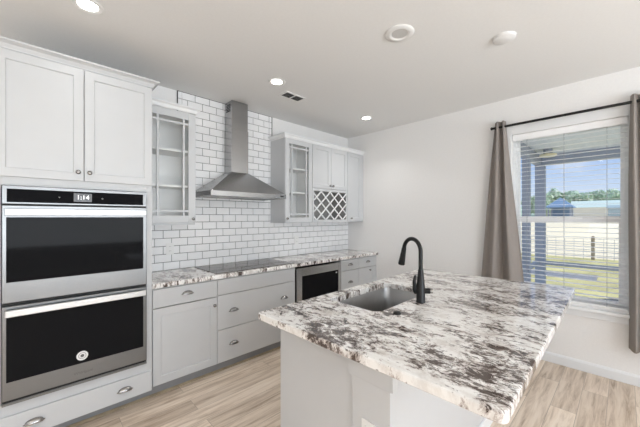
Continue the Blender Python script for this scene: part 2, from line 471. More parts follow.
def glass_door(x0, x1, z0, z1, y, parent, rail=.06):
    b = MB(); th = .02
    b.box(x0, x0 + rail, y, y + th, z0, z1); b.box(x1 - rail, x1, y, y + th, z0, z1)
    b.box(x0 + rail, x1 - rail, y, y + th, z0, z0 + rail); b.box(x0 + rail, x1 - rail, y, y + th, z1 - rail, z1)
    d = b.build('door', M['cab'], parent, bevel=.002)
    gx0, gx1, gz0, gz1 = x0 + rail, x1 - rail, z0 + rail, z1 - rail
    b = MB(); q = .042
    for x in (gx0 + q, gx1 - q): b.box(x - .009, x + .009, y + .001, y + th - .004, gz0, gz1)
    xs = [gx0, gx0 + q - .009, gx0 + q + .009, gx1 - q - .009, gx1 - q + .009, gx1]
    for z in (gz0 + q, gz1 - q):
        for k in (0, 2, 4): b.box(xs[k], xs[k + 1], y + .001, y + th - .004, z - .009, z + .009)
    b.build('muntins', M['cab'], d)
    MB().box(gx0 + .0005, gx1 - .0005, y + th - .0035, y + th - .0005, gz0 + .0005, gz1 - .0005).build('pane', M['cabglass'], d)
    return d


def crown(path_l, path_r, y_face, y_wall, z0, z1, out, label, left_return=False, right_return=True, x_tall=False):
    """crown moulding along a cabinet top: sweeps a profile round the front (and ends)"""
    prof = [(0, z0), (.006, z0), (.009, z0 + .008), (out * .45, z0 + (z1 - z0) * .55), (out * .9, z1 - .012), (out, z1 - .010), (out, z1), (0, z1)]
    b = MB(); rings = []
    L_, R_ = path_l, path_r
    pts = []
    if left_return: pts += [(L_, y_wall, (-1, 0)), (L_, y_face, (-1, -1))]
    else: pts += [(L_, y_face, (0, -1))]
    if right_return: pts += [(R_, y_face, (1, -1)), (R_, y_wall, (1, 0))]
    else: pts += [(R_, y_face, (0, -1))]
    for x, y, (nx, ny) in pts: rings.append([(x + nx * o, y + ny * o, zz) for o, zz in prof])
    b.loft(rings)
    # top board closes the box
    o = b.build('crown_moulding', M['cab'] if x_tall else M['trim'])
    return tag(o, label, 'moulding')


# ------------------------------------------------------------------ oven tower
OF = 2.57
tw = thing('oven_cabinet', (.248, 2.86, 0), 'tall white cabinet housing the double oven at left end of kitchen wall', 'cabinet')
tx0, tx1 = -.172, .668
b = MB(); t_ = .02; yb = WY - .002; yf = OF + .02
b.box(tx0, tx0 + t_, yf, yb, .098, 2.44); b.box(tx1 - t_, tx1, yf, yb, .098, 2.44); b.box(tx0 + t_, tx1 - t_, yb - .012, yb, .1, 2.44)
for z in (.10, .27, 1.635, 2.42): b.box(tx0 + t_, tx1 - t_, yf, yb - .012, z, z + .02)
b.build('body', M['cab'], tw)
b = MB()                                             # face frame round the oven cut-out
b.box(tx0, -.134, OF, yf - .0005, .096, 2.44); b.box(.630, tx1, OF, yf - .0005, .096, 2.44); b.box(-.134, .630, OF, yf - .0005, 1.629, 1.70); b.box(-.134, .630, OF, yf - .0005, .24, .318); b.box(-.134, .630, OF, yf - .0005, 2.40, 2.44)
b.build('face_frame', M['cab'], tw, bevel=.0015)
d1 = shaker(tx0 + .004, .249, 1.681, 2.432, OF - .0205, .052, tw); hw(KNOB, (.219, OF - .0205, 1.738), d1)
d2 = shaker(.253, tx1 - .003, 1.681, 2.432, OF - .0205, .052, tw); hw(KNOB, (.280, OF - .0205, 1.738), d2)
dr = slab(tx0 + .004, tx1 - .006, .098, .250, OF - .0205, tw); hw(PULL, (.008, OF - .0205, .166), dr); hw(PULL, (.486, OF - .0205, .166), dr)
crown(tx0, tx1, OF - .001, WY - .003, 2.4405, 2.490, .045, 'white crown moulding on top of the oven cabinet', False, True, True)

# ------------------------------------------------------------------ double oven
ov = thing('double_oven', (.248, 2.86, .327), 'stainless steel double wall oven with black glass doors and a clock display', 'oven')
ox0, ox1 = -.129, .625
MB().box(ox0 + .005, ox1 - .005, OF + .003, 3.05, .33, 1.622).build('carcass', M['black'], ov)
MB().box(ox0, ox1, OF - .010, OF + .002, .321, 1.627).build('mounting_flange', M['black'], ov)
# control panel
cp = MB().box(ox0, ox1, OF - .028, OF - .011, 1.517, 1.626).build('control_panel', M['steel'], ov, bevel=.002)
cg = MB().box(ox0 + .020, ox1 - .024, OF - .030, OF - .0275, 1.527, 1.607).build('control_glass', M['glassblk'], cp, bevel=.0006)
MB().box(.196, .292, OF - .0310, OF - .0302, 1.540, 1.596).build('display', M['display'], cp)
text_mesh('clock_digits', '1:14', .040, M['digits'], cp, (.244, OF - .0318, 1.568), (pi / 2, 0, 0))
for x in (.125, .350): text_mesh('button_mark', 'v' if x < .2 else 'o', .018, M['greyplastic'], cp, (x, OF - .0308, 1.566), (pi / 2, 0, 0))


def oven_door(z0, z1, hz, gz0, gz1):
    d = MB().box(ox0, ox1, OF - .034, OF - .011, z0, z1).build('door', M['steel'], ov, bevel=.003)
    MB().box(ox0 + .018, ox1 - .024, OF - .0365, OF - .0338, gz0, gz1).build('window', M['glassblk'], d, bevel=.0008)
    b = MB(); yh = OF - .078                             # broad flat bar handle on two end posts
    b.box(ox0 + .014, ox1 - .014, yh, yh + .018, hz - .016, hz + .024)
    b.box(ox0 + .020, ox0 + .044, yh + .018, OF - .0335, hz - .010, hz + .016); b.box(ox1 - .044, ox1 - .020, yh + .018, OF - .0335, hz - .010, hz + .016)
    b.build('handle', M['steelb'], d, bevel=.004)
    return d


dU = oven_door(.928, 1.508, 1.464, 1.050, 1.437)
dL = oven_door(.352, .908, .868, .460, .842)
MB().lathe([(0, 0), (.031, 0), (.031, -.0006), (0, -.0006)], c=(.240, OF - .0367, .510), axis='y', n=32).build('sticker', M['white_print'], dL)
b = MB().lathe([(.0185, 0), (.0205, 0), (.0205, -.0006), (.0185, -.0006)], c=(.240, OF - .0373, .510), axis='y', n=32, ring=True)
b.lathe([(0, 0), (.010, 0), (.010, -.0006), (0, -.0006)], c=(.240, OF - .0373, .510), axis='y', n=32); b.build('sticker_print', M['grey_print'], dL)
text_mesh('brand_lettering', 'Whirlpool', .024, M['grey_print'], dL, (.246, OF - .0343, .398), (pi / 2, 0, 0))
MB().box(ox0, ox1, OF - .030, OF - .0105, .3215, .3365).build('lower_vent', M['steel'], ov, bevel=.001)
MB().box(ox0 + .006, ox1 - .014, OF - .024, OF - .0105, .337, .3515).build('vent_opening', M['black'], ov)

# ------------------------------------------------------------------ base cabinets
BF = 2.587; byb = WY - .003; ZB, ZT = .098, .8755


def base_body(x0, x1, parent, shelf=True, top=ZT):
    b = MB(); t_ = .018; yf = BF + .0205
    b.box(x0 + .0005, x0 + t_, yf, byb, ZB, top); b.box(x1 - t_, x1 - .0005, yf, byb, ZB, top); b.box(x0 + t_, x1 - t_, yf, byb, ZB, ZB + t_); b.box(x0 + t_, x1 - t_, byb - .012, byb, ZB + t_, top)
    b.box(x0 + t_, x1 - t_, yf, yf + .08, top - t_, top)
    return b.build('body', M['cab'], parent)


gp = .002
c1 = thing('base_cabinet', (.94, 2.87, ZB), 'white base cabinet with one drawer over a panelled door, beside the double oven', 'cabinet', 'base cabinets along the kitchen wall')
x0, x1 = .672, 1.208; base_body(x0, x1, c1)
d = slab(x0 + .006, x1 - gp, .715, .862, BF, c1); hw(PULL, (.945, BF, .786), d)
d = shaker(x0 + .006, x1 - gp, .1, .708, BF, .062, c1); hw(KNOB, (1.177, BF, .640), d)
c2 = thing('base_cabinet', (1.66, 2.87, ZB), 'wide white base cabinet of three drawers under the black cooktop', 'cabinet', 'base cabinets along the kitchen wall')
x0, x1 = 1.208, 2.121; base_body(x0, x1, c2)
slab(x0 + gp, x1 - gp, .722, .862, BF, c2)
for z0, z1, zz in ((.402, .717, .552), (.1, .397, .240)):
    d = slab(x0 + gp, x1 - gp, z0, z1, BF, c2)
    for x in (1.372, 1.968): hw(PULL, (x, BF, zz), d)
c3 = thing('base_cabinet', (2.51, 2.87, ZB), 'white base cabinet holding the built-in microwave below the worktop', 'cabinet', 'base cabinets along the kitchen wall')
x0, x1 = 2.121, 2.905
b = MB(); yf = BF + .0205; b.box(x0 + .0005, x0 + .012, yf, byb, ZB, ZT); b.box(x1 - .018, x1 - .0005, yf, byb, ZB, ZT); b.box(x0 + .012, x1 - .018, yf, byb, ZB, ZB + .018); b.box(x0 + .012, x1 - .018, yf, byb, .395, .413); b.box(x0 + .012, x1 - .018, byb - .012, byb, ZB + .018, ZT)
b.box(x1 - .018, x1, BF, yf - .0005, .40, .862)
b.build('body', M['cab'], c3)
d = slab(x0 + gp, x1 - gp, .1, .395, BF, c3); hw(PULL, (2.51, BF, .24), d)
c4 = thing('base_cabinet', (3.085, 2.87, ZB), 'narrow white base cabinet of drawers right of the built-in microwave', 'cabinet', 'base cabinets along the kitchen wall')
x0, x1 = 2.905, 3.266; base_body(x0, x1, c4)
for z0, z1, zz in ((.722, .862, .786), (.402, .717, .552), (.1, .397, .24)):
    d = slab(x0 + gp, x1 - gp, z0, z1, BF, c4); hw(PULL, (3.085, BF, zz), d)
c5 = thing('base_cabinet', (3.47, 2.87, ZB), 'white base cabinet with a drawer over a knobbed door in the room corner', 'cabinet', 'base cabinets along the kitchen wall')
x0, x1 = 3.266, 3.692; base_body(x0, x1, c5)
d = slab(x0 + gp, 3.662, .722, .862, BF, c5); hw(PULL, (3.478, BF, .786), d)
d = shaker(x0 + gp, 3.662, .1, .717, BF, .06, c5); hw(KNOB, (3.515, BF, .672), d)
MB().box(3.666, x1, BF + .004, BF + .02, ZB, .872).build('filler_strip', M['cab'], c5)

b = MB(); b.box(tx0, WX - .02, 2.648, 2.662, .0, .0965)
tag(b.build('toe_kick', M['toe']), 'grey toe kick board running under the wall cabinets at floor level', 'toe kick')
tag(MB().prism([(2.6475, 0), (2.6325, 0), (2.634, .007), (2.640, .013), (2.6475, .015)], 'x', tx0, WX - .02).build('shoe_moulding', M['post']), 'thin brown shoe moulding at the foot of the toe kick', 'moulding')

# built-in microwave
mw = thing('microwave', (2.51, 2.8, .42), 'built-in microwave with steel frame and black glass door under the worktop', 'microwave')
MB().box(2.14, 2.88, BF + .004, 3.0, .418, .84).build('body', M['black'], mw)
b = MB(); fy = BF - .012; mx0, mx1, mz0, mz1 = 2.136, 2.882, .418, .852
b.box(mx0, 2.215, fy, BF + .0035, mz0, mz1); b.box(2.83, mx1, fy, BF + .0035, mz0, mz1); b.box(2.215, 2.83, fy, BF + .0035, .758, mz1); b.box(2.215, 2.83, fy, BF + .0035, mz0, .47)
b.build('frame', M['steelc'], mw, bevel=.002)
dg = MB().box(2.2155, 2.8295, fy + .004, BF + .0035, .4705, .7575).build('door', M['glassblk'], mw, bevel=.001)
MB().box(2.785, 2.807, fy + .002, fy + .0038, .722, .736).build('door_sticker', M['white_print'], dg)

# ------------------------------------------------------------------ granite tops
def slab_top(x0, x1, y0, y1, z0, z1, r, name, hole=None, e=.006):
    bm = bmesh.new(); outer = rrect(x0, x1, y0, y1, r, 5)
    def inset(pts, cx, cy, k): return pts
    def ring(pts, z): return [bm.verts.new((x, y, z)) for x, y in pts]
    def bridge(a, c):
        n = len(a)
        for i in range(n): bm.faces.new((a[i], a[(i + 1) % n], c[(i + 1) % n], c[i]))
    o_top = ring(rrect(x0 + e, x1 - e, y0 + e, y1 - e, max(r - e, .002), 5), z1); o_a = ring(rrect(x0 + .3 * e, x1 - .3 * e, y0 + .3 * e, y1 - .3 * e, max(r - .3 * e, .002), 5), z1 - .3 * e)
    o_b = ring(outer, z1 - e); o_c = ring(outer, z0 + .004); o_bot = ring(rrect(x0 + .004, x1 - .004, y0 + .004, y1 - .004, max(r - .004, .002), 5), z0)
    for a, c in ((o_top, o_a), (o_a, o_b), (o_b, o_c), (o_c, o_bot)): bridge(a, c)
    def loop_edges(v): return [bm.edges.get((v[i], v[(i + 1) % len(v)])) or bm.edges.new((v[i], v[(i + 1) % len(v)])) for i in range(len(v))]
    if hole:
        hx0, hx1, hy0, hy1, hr = hole
        i_top = ring(rrect(hx0 - .003, hx1 + .003, hy0 - .003, hy1 + .003, hr + .003, 8), z1); i_b = ring(rrect(hx0, hx1, hy0, hy1, hr, 8), z1 - .003); i_c = ring(rrect(hx0, hx1, hy0, hy1, hr, 8), z0)
        bridge(i_top, i_b); bridge(i_b, i_c)
        bmesh.ops.triangle_fill(bm, edges=loop_edges(o_top) + loop_edges(i_top), use_beauty=True)
        bmesh.ops.triangle_fill(bm, edges=loop_edges(o_bot) + loop_edges(i_c), use_beauty=True)
    else: bm.faces.new(o_top); bm.faces.new(o_bot[::-1])
    b = MB(); b.bm.free(); b.bm = bm
    return b.build(name, M['granite'])


tag(slab_top(.670, WX - .0015, 2.560, WY - .015, .8765, .914, .004, 'granite_worktop'), 'speckled granite worktop running along the tiled kitchen wall', 'worktop')
ck = thing('cooktop', (1.665, 2.87, .9145), 'black glass cooktop set flush in the granite under the range hood', 'cooktop')
MB().box(1.205, 2.125, 2.605, 3.118, .9145, .9195).build('glass_top', M['cook'], ck, bevel=.0015)
b = MB()
for x, y, r in ((1.40, 2.74, .075), (1.40, 2.98, .095), (1.67, 2.86, .115), (1.94, 2.99, .075), (1.94, 2.74, .095)):
    b.lathe([(r, 0), (r + .0015, 0), (r + .0015, .0004), (r, .0004)], c=(x, y, .9196), n=40, ring=True)
b.build('burner_rings', M['display'], ck)

# ------------------------------------------------------------------ wall cabinets
UF = 2.835; UB = WY - .001


def upper_body(x0, x1, z0, z1, parent, shelves=(), front=UF + .0205, back=None, lined=True):
    b = MB(); t_ = .018; back = back or UB
    b.box(x0 + .0005, x0 + t_, front, back, z0, z1); b.box(x1 - t_, x1 - .0005, front, back, z0, z1)
    b.box(x0 + t_, x1 - t_, front, back, z0, z0 + t_); b.box(x0 + t_, x1 - t_, front, back, z1 - t_, z1); b.box(x0 + t_, x1 - t_, back - .008, back, z0 + t_, z1 - t_)
    o = b.build('body', M['cab'], parent, bevel=.001)
    if shelves and lined:
        q = .0006; a0, a1, c0, c1_ = x0 + t_ + q, x1 - t_ - q, z0 + t_ + q, z1 - t_ - q; bk = back - .008 - q; k = .003
        b = MB(); b.box(a0, a0 + k, front, bk, c0, c1_); b.box(a1 - k, a1, front, bk, c0, c1_); b.box(a0 + k, a1 - k, front, bk, c0, c0 + k); b.box(a0 + k, a1 - k, front, bk, c1_ - k, c1_); b.box(a0 + k, a1 - k, bk - k, bk, c0 + k, c1_ - k)
        b.build('lining', M['cabin'], parent)
    for s in shelves: MB().box(x0 + t_ + .006, x1 - t_ - .006, front + .012, back - .014, s - .010, s + .010).build('shelf', M['cabin'], parent)
    return o


GB = WY - .014
u1 = thing('wall_cabinet', (.90, 3.0, 1.365), 'white glass-door wall cabinet left of the range hood', 'cabinet', 'wall cabinets')
upper_body(.672, 1.112, 1.365, 2.41, u1, (1.722, 2.048), back=GB)
d = glass_door(.675, 1.110, 1.385, 2.405, UF, u1, .066); hw(KNOB, (1.083, UF, 1.420), d)
crown(.716, 1.112, UF + .004, GB, 2.4105, 2.460, .035, 'white crown moulding on the glass cabinet left of the range hood')
u2 = thing('wall_cabinet', (2.4, 3.0, 1.365), 'white glass-door wall cabinet right of the range hood', 'cabinet', 'wall cabinets')
upper_body(2.172, 2.616, 1.365, 2.395, u2, (1.742, 2.040), back=GB)
d = glass_door(2.174, 2.612, 1.372, 2.392, UF, u2, .060); hw(KNOB, (2.197, UF, 1.420), d)
for z in (1.47, 2.28): MB().box(2.535, 2.548, UF + .021, UF + .04, z - .03, z + .03).build('hinge', M['nickel'], d)
u3 = thing('wall_cabinet', (2.97, 3.0, 1.365), 'white two-door wall cabinet with a lattice wine rack below its doors', 'cabinet', 'wall cabinets')
upper_body(2.617, 3.316, 1.365, 2.395, u3, (1.812,), back=GB, lined=False)
d = shaker(2.620, 2.966, 1.822, 2.392, UF, .055, u3); hw(KNOB, (2.938, UF, 1.866), d)
d = shaker(2.970, 3.313, 1.822, 2.392, UF, .055, u3); hw(KNOB, (2.998, UF, 1.866), d)
b = MB(); rx0, rx1, rz0, rz1 = 2.645, 3.288, 1.402, 1.785      # wine rack face frame
b.box(2.619, rx0, UF + .002, UF + .020, 1.367, 1.818); b.box(rx1, 3.314, UF + .002, UF + .020, 1.367, 1.818); b.box(rx0, rx1, UF + .002, UF + .020, 1.367, rz0); b.box(rx0, rx1, UF + .002, UF + .020, rz1, 1.818)
rk = b.build('wine_rack', M['cab'], u3)
b = MB(); hw_ = .0085; px, pz = .1715, .153


def lath(b, p, q, y0, y1):
    d_ = (Vector(q) - Vector(p)).normalized(); n_ = Vector((-d_.y, d_.x)) * hw_
    P, Q = Vector(p), Vector(q)
    pts = [P + n_, Q + n_, Q - n_, P - n_]; b.prism([(v.x, v.y) for v in pts], 'y', y0, y1)


for sgn in (1, -1):
    for k in range(-8, 12):
        # line through (x at rz0) with slope sgn * pz/px, clipped to the rack opening
        xs = rx0 + .055 + k * px; sl = sgn * pz / px
        pts = []
        for x in (rx0, rx1):
            z = rz0 + sl * (x - xs)
            if rz0 <= z <= rz1: pts.append((x, z))
        for z in (rz0, rz1):
            x = xs + (z - rz0) / sl
            if rx0 < x < rx1: pts.append((x, z))
        pts = sorted(set((round(x, 5), round(z, 5)) for x, z in pts))
        if len(pts) >= 2 and pts[-1][0] - pts[0][0] > .012:
            if sgn > 0: lath(b, pts[0], pts[-1], UF + .001, UF + .0105)
            else: lath(b, pts[0], pts[-1], UF + .0110, UF + .0200)
b.build('lattice', M['trim'], rk)
MB().box(2.636, 3.297, GB - .012, GB - .0085, 1.384, 1.80).build('back_panel', M['rackshade'], u3)  # dark grey back and side sheets put shade into the rack by colour
for xx in (2.6355, 3.295): MB().box(xx, xx + .0025, UF + .022, GB - .0125, 1.384, 1.80).build('rack_shade_side', M['rackshade'], u3)
u4 = thing('wall_cabinet', (3.5, 3.0, 1.365), 'narrow white single-door wall cabinet in the room corner', 'cabinet', 'wall cabinets')
upper_body(3.317, 3.692, 1.365, 2.395, u4, back=GB)
d = shaker(3.320, 3.640, 1.372, 2.392, UF, .055, u4); hw(KNOB, (3.392, UF, 1.418), d)
MB().box(3.643, 3.692, UF + .006, UF + .020, 1.366, 2.394).build('filler_strip', M['cab'], u4)
crown(2.172, 3.693, UF + .004, GB, 2.3955, 2.445, .038, 'white crown moulding along the wall cabinets right of the range hood', True, False)

# ------------------------------------------------------------------ range hood
hd = thing('range_hood', (1.63, 2.92, 1.64), 'stainless steel pyramid range hood with square chimney on the tiled wall', 'range hood')
HY = WY - .0145; hx0, hx1, hy = 1.19, 2.067, 2.68; cx0, cx1, cy = 1.550, 1.754, 2.972
b = MB(); zr0, zr1 = 1.642, 1.690
b.box(hx0, hx1, hy, hy + .012, zr0, zr1); b.box(hx0, hx0 + .012, hy + .012, HY, zr0, zr1); b.box(hx1 - .012, hx1, hy + .012, HY, zr0, zr1); b.box(hx0 + .012, hx1 - .012, HY - .012, HY, zr0, zr1)
b.build('rim', M['steelh'], hd, bevel=.0015)


def rect(x0, x1, y0, y1, z): return [(x0, y0, z), (x1, y0, z), (x1, y1, z), (x0, y1, z)]


MB().loft([rect(hx0, hx1, hy, HY, zr1 + .0005), rect(cx0 - .008, cx1 + .008, cy - .008, HY, 1.925)]).build('canopy', M['steelh'], hd, bevel=.002)
MB().box(cx0, cx1, cy, HY, 1.926, 2.40).build('lower_chimney', M['steelc'], hd, bevel=.002)
up = MB().box(cx0 + .004, cx1 - .004, cy + .004, HY, 2.4005, H - .004).build('upper_chimney', M['steelc'], hd, bevel=.002)
b = MB()
for k in range(5): b.box(cx0 + .0005, cx0 + .0038, 3.01, 3.10, 2.60 + k * .017, 2.607 + k * .017)
b.build('vent_slots', M['black'], up)
for i in range(2):
    xa = hx0 + .02 + i * .42; MB().box(xa, xa + .415, hy + .02, HY - .02, zr0 + .012, zr0 + .02).build('filter', M['steels'], hd)
MB().box(1.985, 2.03, hy - .0015, hy - .0002, 1.660, 1.674).build('control_buttons', M['black'], hd)

# ------------------------------------------------------------------ outlets
def outlet(loc, n, label, group=None):
    """n: 'y' faces -y, 'x' faces -x"""
    t = thing('wall_outlet', loc, label, 'outlet', group)
    x, y, z = loc
    def bx(u0, u1, d0, d1, z0, z1): return MB().box(x + u0, x + u1, y - d1, y - d0, z + z0, z + z1) if n == 'y' else MB().box(x - d1, x - d0, y + u0, y + u1, z + z0, z + z1)
    bx(-.036, .036, .0, .005, 0, .116).build('cover_plate', M['plastic'], t, bevel=.0015)
    for c in (.036, .080):
        r = bx(-.017, .017, .0052, .0075, c - .014, c + .014).build('receptacle', M['plastic'], t, bevel=.001)
        b = MB()
        for u in (-.006, .006):
            if n == 'y': b.box(x + u - .001, x + u + .001, y - .0079, y - .0076, z + c - .004, z + c + .006)
            else: b.box(x - .0079, x - .0076, y + u - .001, y + u + .001, z + c - .004, z + c + .006)
        b.build('slots', M['ventdark'], r)
    return t


outlet((.978, WY - .0135, 1.065), 'y', 'white wall outlet on the tiles left of the cooktop')
outlet((2.60, WY - .0135, 1.065), 'y', 'white wall outlet on the tiles under the wine rack cabinet')

# ------------------------------------------------------------------ island
il = thing('kitchen_island', (1.9, 1.03, 0), 'white kitchen island base below the large granite slab', 'island')
ex = 1.05; iy0, iy1 = .66, 1.40; ix1 = 2.80
b = MB(); b.box(ex, ex + .018, .857, iy1, .0, ZT); b.box(ix1 - .018, ix1, .857, iy1, 0, ZT); b.box(ex + .018, ix1 - .018, .857, .869, 0, ZT); b.box(ex + .018, ix1 - .018, .869, iy1 - .05, .10, .118)
b.box(ex + .018, ix1 - .018, iy1 - .018, iy1, .8, ZT); b.box(ex + .018, ix1 - .018, iy1 - .07, iy1 - .05, 0, .10)
b.box(ex + .02, ex + .6, iy1 - .018, iy1, .118, .8)
b.build('body', M['cab'], il)
for i in range(4):
    wd = (ix1 - ex) / 4; d = shaker(ex + i * wd + .003, ex + (i + 1) * wd - .003, .105, .868, 0, .058, il)
    # turn the door to face the wall side
    for v in d.data.vertices:
        wx, wy, wz = v.co + WLD['kitchen_island']; v.co = Vector((wx, iy1 + .0215 - wy, wz)) - WLD['kitchen_island']
    d.data.flip_normals()
b = MB(); b.box(ex - .016, ix1 + .014, iy0, .8565, 0, ZT); kn = b.build('knee_wall', M['cab'], il, bevel=.002)
b = MB(); o_ = .034
b.box(ex - .016 - o_, ex - .0165, iy0 - o_, .8575 + .0, .752, ZT); b.box(ex - .0165, ix1 + .014, iy0 - o_, iy0 - .0005, .752, ZT)
b.build('ledge_trim', M['cab'], il, bevel=.002)
b = MB(); b.box(ex - .030, ex - .0165, iy0 - .013, .857, 0, .09); b.box(ex - .0165, ix1 + .014, iy0 - .013, iy0 - .0005, 0, .09); b.build('base_trim', M['trim'], il, bevel=.002)
outlet((ex - .0162, .765, .449), 'x', 'white outlet on the end of the island below the granite overhang')
SX0, SX1, SY0, SY1, SR = 1.365, 2.04, .955, 1.335, .042
ist = tag(slab_top(.896, 2.845, .238, 1.430, .8765, .914, .022, 'granite_island_top', (SX0, SX1, SY0, SY1, SR)), 'large white and brown granite slab topping the kitchen island', 'worktop'); ist.rotation_euler.z = .018
# sink
sk = thing('kitchen_sink', (1.70, 1.145, .66), 'stainless steel undermount sink set in the island granite', 'sink')
def rr(o, z, r): return [(x, y, z) for x, y in rrect(SX0 - o, SX1 + o, SY0 - o, SY1 + o, r, 8)]
rings = [rr(.025, .8755, SR + .025), rr(.004, .8755, SR + .004), rr(.002, .872, SR + .002), rr(-.004, .70, SR - .004), rr(-.010, .675, SR - .01), rr(-.028, .662, SR - .02), rr(-.05, .660, SR - .035)]
b = MB(); b.loft(rings, False, True)
bas = b.build('basin', M['steels'], sk, smooth=True)
md = bas.modifiers.new('gauge', 'SOLIDIFY'); md.thickness = .0012; md.offset = 0
MB().lathe([(0, .6612), (.042, .6612), (.042, .664), (.036, .6645), (.030, .662), (0, .6618)], c=(1.70, 1.16, 0), n=28).build('drain', M['nickel'], sk, smooth=True)
# faucet
fx, fy_ = 1.716, .878
fc = thing('faucet', (fx, fy_, .914), 'tall matt black gooseneck faucet on the island beside the sink', 'faucet')
MB().lathe([(.0, .9145), (.028, .9145), (.029, .921), (.0262, .926), (.0262, 1.02), (.024, 1.028), (.0195, 1.07), (.0150, 1.115), (0, 1.116)], c=(fx, fy_, 0), n=28).build('base_body', M['blackmetal'], fc, smooth=True)
dirv = Vector((.055, .150, 0)).normalized(); R_ = .077
path = [Vector((fx, fy_, 1.112)), Vector((fx, fy_, 1.15))]
for k in range(0, 19):
    a = pi * k / 18 * .95
    path.append(Vector((fx, fy_, 1.222)) + dirv * (R_ - R_ * cos(a)) + Vector((0, 0, R_ * sin(a))))
MB().tube(path, .0128, 18).build('spout', M['blackmetal'], fc, smooth=True)
pe = path[-1]; td = (path[-1] - path[-2]).normalized()
hp = [pe + td * s for s in (-.004, .008, .025, .070, .112, .117)]
MB().tube(hp, [.0140, .0155, .0160, .0190, .0225, .0200], 20).build('spray_head', M['blackmetal'], fc, smooth=True)
# handle: short barrel across the body with an upright lever
hdir = Vector((-.55, .83, 0)).normalized(); hz = .985
p0 = Vector((fx, fy_, hz))
MB().tube([p0 - hdir * .056, p0 - hdir * .054, p0 + hdir * .028, p0 + hdir * .032], [.012, .0165, .0175, .014], 18).build('valve_barrel', M['blackmetal'], fc, smooth=True)
MB().tube([p0 - hdir * .0565, p0 - hdir * .070], [.0150, .0140], 18).build('barrel_cap', M['nickel'], fc, smooth=True)
q = p0 + hdir * .026
MB().tube([q + Vector((0, 0, -.018)), q + hdir * .008 + Vector((0, 0, .0)), q + hdir * .012 + Vector((0, 0, .055)), q + hdir * .006 + Vector((0, 0, .088)), q + hdir * .005 + Vector((0, 0, .094))], [.012, .014, .0105, .0085, .004], 16).build('lever', M['blackmetal'], fc, smooth=True)
tag(MB().lathe([(0, .9143), (.021, .9143), (.022, .917), (.020, .9215), (.0165, .924), (.016, .9275), (.013, .929), (0, .929)], c=(1.415, .86, 0), n=26).build('air_switch_button', M['blackmetal'], smooth=True), 'round black button on the island granite in front of the sink', 'button')

# ------------------------------------------------------------------ window dressing
rd = thing('curtain_rod', (3.62, .45, 2.40), 'black curtain rod spanning above the window', 'curtain rod')
ROX, ROZ = 3.618, 2.405
MB().tube([(ROX, 1.015, ROZ), (ROX, -.30, ROZ)], .0125, 14).build('rod', M['rod'], rd, smooth=True)
for y in (1.015, -.30):
    s = 1 if y > 0 else -1
    MB().lathe([(.0125, 0), (.0165, s * .002), (.0165, s * .010), (.012, s * .016), (0, s * .017)], c=(ROX, y, ROZ), axis='y', n=16).build('finial', M['rod'], rd, smooth=True)
for y in (.985, -.25):
    b = MB(); b.tube([(WX - .002, y, ROZ - .018), (ROX, y, ROZ - .016), (ROX, y, ROZ - .010)], .005, 8); b.box(WX - .005, WX - .0005, y - .012, y + .012, ROZ - .05, ROZ + .02); b.build('bracket', M['rod'], rd)


def curtain(ytop, ybot, z0, z1, folds, label, phase, n=96, m=26, amp=(.030, .052)):
    """a pleated panel; ytop / ybot are (near-corner y, far y) at its top and hem"""
    b = MB(); rings = []
    for j in range(m + 1):
        v = j / m; z = z1 + (z0 - z1) * v
        sp = v; A = amp[0] + (amp[1] - amp[0]) * sp
        row = []
        for i in range(n + 1):
            u = i / n; ya = ytop[0] + (ybot[0] - ytop[0]) * sp; yb_ = ytop[1] + (ybot[1] - ytop[1]) * sp
            w_ = 2 * pi * folds * u + phase
            y = ya + (yb_ - ya) * (u + .035 * sin(2 * w_) * (1 - abs(2 * u - 1)) * .6) + .006 * sin(5 * v + 7 * u)
            s_ = sin(w_); x = ROX + A * (abs(s_) ** .75) * (1 if s_ > 0 else -1) * (1 - .25 * sin(3.1 * u + 1.2 * v + phase))
            row.append((min(x, WX - .028), y, z))
        rings.append(row)
    b.loft(rings, False, False, False)
    o = b.build('curtain', M['curtain'], smooth=True, at=(ROX, (ybot[0] + ybot[1]) / 2, z0))
    for p in o.data.polygons: p.use_smooth = True
    md = o.modifiers.new('cloth', 'SOLIDIFY'); md.thickness = .003; md.offset = 0
    tag(o, label, 'curtain', 'curtains at the window')
    return o


CL = curtain((.990, .890), (1.175, .700), .315, 2.465, 2.2, 'taupe curtain panel gathered at the left side of the window', .4)
CR = curtain((-.030, -.220), (-.015, -.330), .315, 2.465, 3, 'taupe curtain panel at the right side of the window, its hem in view', 2.2)

bl = thing('window_blind', (WX + .03, .39, WZ0), 'white horizontal slat blind, slats open, inside the window frame', 'blind')
bx = WX + .033; by0, by1 = WY0 + .006, WY1 - .006
MB().box(WX + .004, WX + .012, by0, by1, WZ1 - .066, WZ1 - .002).build('valance', M['slat'], bl, bevel=.002)
MB().box(WX + .014, WX + .060, by0 + .004, by1 - .004, WZ1 - .048, WZ1 - .004).build('headrail', M['slat'], bl)
b = MB(); nsl = 36; pitch = .0445; ztop = WZ1 - .088
for k in range(nsl):
    z = ztop - k * pitch; pts = []
    for t_ in (-1, -.5, 0, .5, 1): pts.append((bx + .024 * t_, z + .0008 * (1 - t_ * t_) + .0012 * t_))
    prof = pts + [(x, zz - .0018) for x, zz in pts[::-1]]
    b.prism(prof, 'y', by0, by1)
b.build('slats', M['slat'], bl)
zl = ztop - nsl * pitch
MB().box(bx - .022, bx + .022, by0, by1, zl - .008, zl + .010).build('bottom_rail', M['slat'], bl, bevel=.003)
b = MB()
for y in (.116, .418, .72):
    for x in (bx - .026, bx + .026): b.box(x - .0008, x + .0008, y - .0011, y + .0011, zl, WZ1 - .05)
b.build('ladder_cords', M['cord'], bl)

